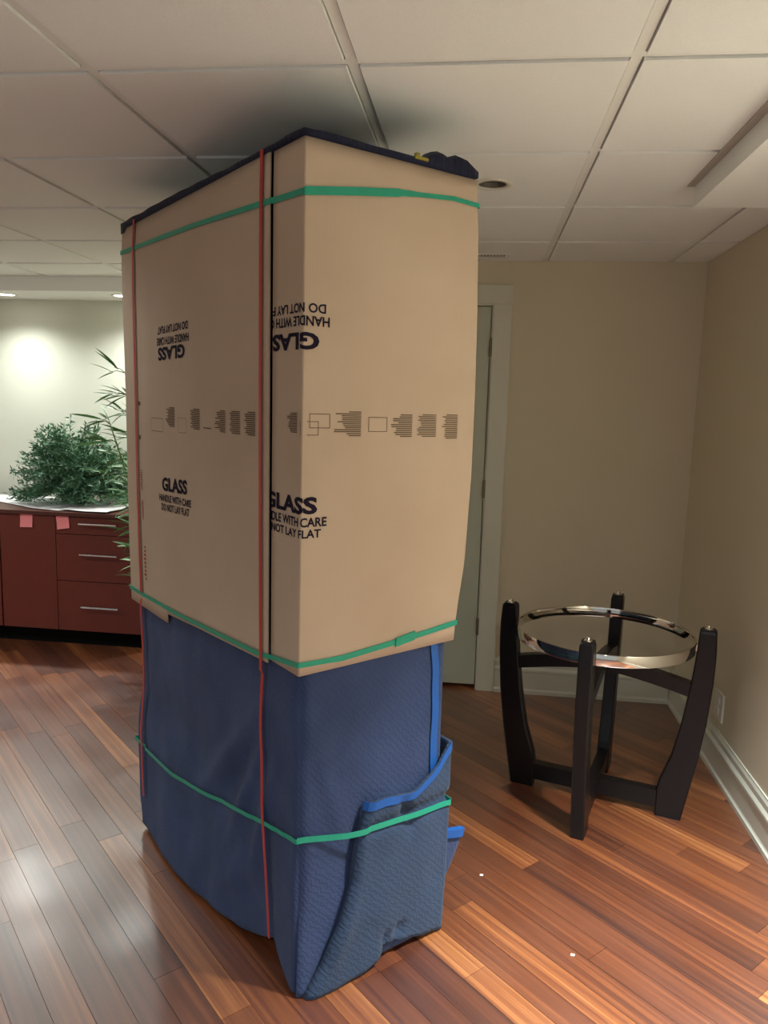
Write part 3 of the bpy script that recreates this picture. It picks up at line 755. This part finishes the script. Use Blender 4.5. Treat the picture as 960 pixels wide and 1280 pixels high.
for i in range(2):
    an = TA+i*PI/2; rd = Vector((math.cos(an), math.sin(an), 0)); tg = Vector((-rd.y, rd.x, 0))
    dz = 0.0 if i == 0 else 0.0
    for nm, R, zc, hh, arch in (('upper_stretcher', .334, .520, .027, .052), ('lower_stretcher', .246, .066, .034, 0.0)):
        V, Fc = [], []; N = 24
        for k in range(N+1):
            u = -1+2*k/N; z = zc+arch*(1-abs(u)**1.5)
            for t_, zz in ((-.021, -hh), (.021, -hh), (.021, hh), (-.021, hh)): V.append(TC+rd*(R*u)+tg*(t_*(1 if i == 0 else 0.98))+Vector((0, 0, z+zz*(1 if i == 0 else 0.985))))
            if k:
                b_ = 4*k
                for c in range(4): Fc.append((b_-4+c, b_-4+(c+1) % 4, b_+(c+1) % 4, b_+c))
        Fc += [(3, 2, 1, 0), (4*N, 4*N+1, 4*N+2, 4*N+3)]
        obj(nm, V, Fc, 'black_wood', tbl)
MB().lathe(TC, [(.330, .664), (.337, .664), (.338, .666), (.338, .704), (.337, .706), (.330, .706), (.329, .704), (.329, .666)], 96, close=True).build('ring', 'chrome', tbl, smooth=False)
for p_ in bpy.data.objects['ring'].data.polygons: p_.use_smooth = True
bpy.data.objects['ring'].data.set_sharp_from_angle(angle=math.radians(35)); bpy.data.objects['ring']['label'] = 'polished chrome ring'

# ------------------------------------------------------------------ cherry cabinets against the far wall
CY0, CY1, CT = 4.30, 4.90, 0.822
top = tag(MB().box(-4.70, -1.955, CY0-0.015, CY1+0.01, CT, 0.846, 0.002).build('worktop', 'cherry_top', None, (-3.3, 4.6, CT)), 'long dark cherry worktop under the white sheets and fern', 'worktop')
def cabinet(x0, x1, label):
    t = thing('cabinet', label, 'cabinet', ((x0+x1)/2, (CY0+CY1)/2, 0), 'cherry cabinets')
    MB().box(x0, x1, CY0+0.021, CY1, 0.100, CT).build('body', 'cherry', t)
    MB().box(x0, x1, CY0+0.06, CY1, 0.0, 0.0998).build('toe_kick', 'dark', t)
    return t
def handle(xa, xb, z, par):
    MB().tube([(xa+0.012, CY0, z), (xa+0.012, CY0-0.024, z)], 0.004, 8).tube([(xb-0.012, CY0, z), (xb-0.012, CY0-0.024, z)], 0.004, 8).tube([(xa, CY0-0.026, z), (xb, CY0-0.026, z)], 0.006, 10).build('handle', 'steel', par)
c1 = cabinet(-2.906, -1.972, 'cherry cabinet with one door and three drawers beside the wrapped tower')
MB().box(-2.903, -2.541, CY0, CY0+0.02, 0.104, CT-0.004, 0.0015).build('door', 'cherry', c1)
for z0, z1, hz in ((.712, .818, .779), (.420, .708, .590), (.104, .416, .262)):
    d = MB().box(-2.537, -1.975, CY0, CY0+0.02, z0, z1, 0.0015).build('drawer', 'cherry', c1); handle(-2.375, -2.135, hz, d)
c2 = cabinet(-3.86, -2.910, 'cherry cabinet with two doors cut off by the left picture edge')
for xa, xb in ((-3.857, -3.387), (-3.383, -2.913)): MB().box(xa, xb, CY0, CY0+0.02, 0.104, CT-0.004, 0.0015).build('door', 'cherry', c2)
def note(x, z, ang, label):
    h = 0.040; V = []
    ca, sa = math.cos(ang), math.sin(ang)
    for j in range(5):
        for i in range(2):
            u, v = (-h if i == 0 else h), h-2*h*j/4
            V.append((x+u*ca-v*sa, CY0-0.0015-0.010*(j/4)**2, z+u*sa+v*ca))
    o = obj('sticky_note', V, [(2*j, 2*j+2, 2*j+3, 2*j+1) for j in range(4)], 'pink_paper', None, (x, CY0, z), solid=0.0006); tag(o, label, 'sticky note', 'pink sticky notes')
note(-2.725, 0.782, 0.03, 'pink sticky note in the middle of the cabinet door'); note(-2.487, 0.783, 0.16, 'tilted pink sticky note where cabinet door meets drawers')
def paper(name, poly, z, label, seed, lift=0.004):
    rg = random.Random(seed); c = sum((Vector((x, y, 0)) for x, y in poly), Vector())/len(poly)
    V = [Vector((c.x, c.y, z+lift))]; Fc = []; n = len(poly); R = 5
    for k in range(1, R+1):
        for (x, y) in poly:
            p = c.lerp(Vector((x, y, 0)), k/R); h_ = noise.noise(Vector((p.x*7, p.y*7, seed)))
            V.append(Vector((p.x, p.y, z+0.002+lift*(0.5+0.5*h_))))
    for i in range(n): Fc.append((0, 1+i, 1+(i+1) % n))
    for k in range(1, R):
        for i in range(n): Fc.append((1+(k-1)*n+i, 1+k*n+i, 1+k*n+(i+1) % n, 1+(k-1)*n+(i+1) % n))
    o = obj(name, V, Fc, 'sheet_white', None, (c.x, c.y, z), smooth=True, solid=0.001); tag(o, label, 'paper', 'sheets on the worktop')
paper('paper_sheet', [(-3.55, 4.885), (-3.45, 4.72), (-3.14, 4.60), (-2.95, 4.50), (-2.72, 4.36), (-2.52, 4.305), (-2.46, 4.40), (-2.50, 4.60), (-2.52, 4.885)], 0.846, 'large crumpled white sheet under the fern on the cherry worktop', 1, 0.006)
paper('paper_sheet', [(-2.52, 4.335), (-2.35, 4.30), (-2.205, 4.292), (-2.18, 4.45), (-2.22, 4.70), (-2.46, 4.75)], 0.853, 'white sheet with its corner at the worktop front edge, right of the fern', 2, 0.004)

# ------------------------------------------------------------------ plants
def leaf_shape(L, Wd, n=4, bend=0.13):
    """narrow pointed leaf along +X, folded along its midrib"""
    V, Fc = [], []
    for i in range(n+1):
        t = i/n; wd = Wd*math.sin(PI*min(0.97, t*0.9+0.06))**0.8*(1-t*0.55) if i < n else 0.0005
        zc = -bend*L*t*t
        V += [(t*L, -wd, zc+wd*0.35), (t*L, 0, zc), (t*L, wd, zc+wd*0.35)]
        if i:
            k = 3*i; Fc += [(k-3, k, k+1, k-2), (k-2, k+1, k+2, k-1)]
    return V, Fc
fern = thing('potted_fern', 'bushy dark green fern on the cherry worktop', 'plant', (-2.60, 4.64, 0.853))
MB().lathe((-2.60, 4.64, 0.853), [(.075, 0), (.095, .09), (.102, .095), (.100, .10), (.088, .10), (.084, .085)], 28).build('pot', 'pot', fern, smooth=True)
MB().lathe((-2.60, 4.64, 0.93), [(0, 0), (.084, 0)], 24).build('soil', 'soil', fern)
V, Fc, SV = [], [], MB(); rg = random.Random(5)
base = Vector((-2.60, 4.64, 0.93))
for i in range(330):
    az = rg.uniform(0, 2*PI); up = rg.uniform(0.02, 1.28)
    rx = 0.40*rg.uniform(0.75, 1.05); ry = 0.24; rz = 0.43*rg.uniform(0.8, 1.05)
    el = math.acos(1-up)
    end = base+Vector((math.cos(az)*math.sin(el)*rx*1.03-0.0, math.sin(az)*math.sin(el)*ry, 0)) + Vector((0, 0, rz*math.cos(el)-0.04*math.sin(el)**2+0.02))
    end.y = min(end.y, 4.97); end.z = max(end.z, 0.90)
    if math.sin(az) < -0.3: end.z -= 0.02
    mid = base.lerp(end, 0.55)+Vector((rg.uniform(-.03, .03), rg.uniform(-.02, .02), 0.07))
    pts = [base*(1-t)**2+mid*2*t*(1-t)+end*t*t for t in [k/12 for k in range(13)]]
    SV.tube(pts[::3], [0.003, .0025, .002, .0016, .001], 4)
    for k in range(3, 13):
        t_ = (pts[k]-pts[k-1]).normalized()
        for _ in range(5):
            d = (t_*rg.uniform(0.1, 0.9)+Vector((rg.uniform(-1, 1), rg.uniform(-1, 1), rg.uniform(-.7, .9)))).normalized()
            q = d.cross(Vector((rg.uniform(-1, 1), rg.uniform(-1, 1), rg.uniform(-1, 1)))).normalized()
            ln = rg.uniform(0.026, 0.052); wd = rg.uniform(0.0035, 0.0065); p = pts[k]+(pts[k]-pts[k-1])*rg.random(); kk = len(V)
            if min(p.z, p.z+d.z*ln) < 0.872: continue
            V += [p, p+d*ln*0.5+q*wd, p+d*ln, p+d*ln*0.5-q*wd]; Fc.append((kk, kk+1, kk+2, kk+3))
fo = obj('foliage', V, Fc, 'fern_leaf', fern); fo['kind'] = 'stuff'
fs = SV.build('fronds', 'stem', fern); fs['kind'] = 'stuff'

bam = thing('bamboo_plant', 'tall bamboo plant with narrow leaves, half hidden behind the wrapped tower', 'plant', (-1.68, 4.02, 0))
MB().lathe((-1.68, 4.02, 0), [(.10, 0), (.13, .24), (.142, .25), (.142, .27), (.125, .27), (.122, .23)], 28).build('pot', 'pot', bam, smooth=True)
MB().lathe((-1.68, 4.02, 0.235), [(0, 0), (.1215, 0)], 24).build('soil', 'soil', bam)
LV, LF = leaf_shape(1.0, 0.080)
lme = bpy.data.meshes.new('leaf'); lme.from_pydata(LV, [], LF); lme.materials.append(MATS['bamboo_leaf'])
for p_ in lme.polygons: p_.use_smooth = True
rg = random.Random(11); b0 = Vector((-1.68, 4.02, 0.235)); orig = origin_of(bam)
culms = [((-0.03, 0.02), (-0.27, 0.03), 1.68), ((0.02, -0.03), (-0.20, -0.05), 1.55), ((-0.05, -0.02), (-0.33, -0.04), 1.40), ((0.04, 0.03), (0.10, 0.05), 1.62), ((-0.02, 0.05), (-0.26, 0.02), 1.22)]
def leaf_at(p, d, L, roll_):
    o = bpy.data.objects.new('leaf', lme); COL.objects.link(o); o.parent = bam
    d = d.normalized(); side = d.cross(Vector((0, 0, 1))).normalized(); upv = side.cross(d)
    mtx = Matrix((d, -side, upv)).transposed() @ Matrix.Rotation(roll_, 3, 'X')
    o.matrix_local = Matrix.Translation(p-orig) @ mtx.to_4x4() @ Matrix.Scale(L, 4)
nleaf = 0
for (bx, by), (tx, ty), H in culms:
    pts = []
    for k in range(13):
        t = k/12; pts.append(b0+Vector((bx+(tx-bx)*t**1.4, by+(ty-by)*t, (H-0.235)*t)))
    MB().tube(pts, [0.009*(1-0.6*k/12) for k in range(13)], 8).build('culm', 'stem', bam, smooth=True)
    for k in range(3, 13):
        for _ in range(3 if k < 12 else 4):
            a_ = rg.uniform(0, 2*PI) if rg.random() < 0.35 else rg.uniform(PI*0.72, PI*1.28)
            br = Vector((math.cos(a_), math.sin(a_)*0.8, rg.uniform(-0.1, 0.5))).normalized(); tip = pts[k]+br*rg.uniform(0.04, 0.14)
            for j in range(rg.choice((2, 2, 2, 1))):
                d = br+Vector((rg.uniform(-.7, .5), rg.uniform(-.6, .6), rg.uniform(-.7, .5)))
                p0 = pts[k].lerp(tip, rg.uniform(0.4, 1.0))
                if nleaf < 300: leaf_at(p0, d, rg.uniform(0.10, 0.17), rg.uniform(-.8, .8)); nleaf += 1
            MB().tube([pts[k], pts[k].lerp(tip, 0.5)+Vector((0, 0, 0.01)), tip], [0.003, 0.002, 0.0012], 5).build('branch', 'stem', bam)

# ------------------------------------------------------------------ crumbs on the floor
for i, (x, y, lb) in enumerate(((0.075, 2.375, 'tiny white scrap on the floor beside the blanket'), (0.335, 2.04, 'tiny white scrap on the floor in front of the table base'))):
    V = [(x-.006, y-.003, .0005), (x+.005, y-.005, .0005), (x+.007, y+.004, .0005), (x-.004, y+.006, .0005), (x, y, .004)]
    tag(obj('paper_scrap', V, [(0, 1, 4), (1, 2, 4), (2, 3, 4), (3, 0, 4), (3, 2, 1, 0)], 'speck', None, (x, y, 0)), lb, 'scrap', 'scraps on the floor')
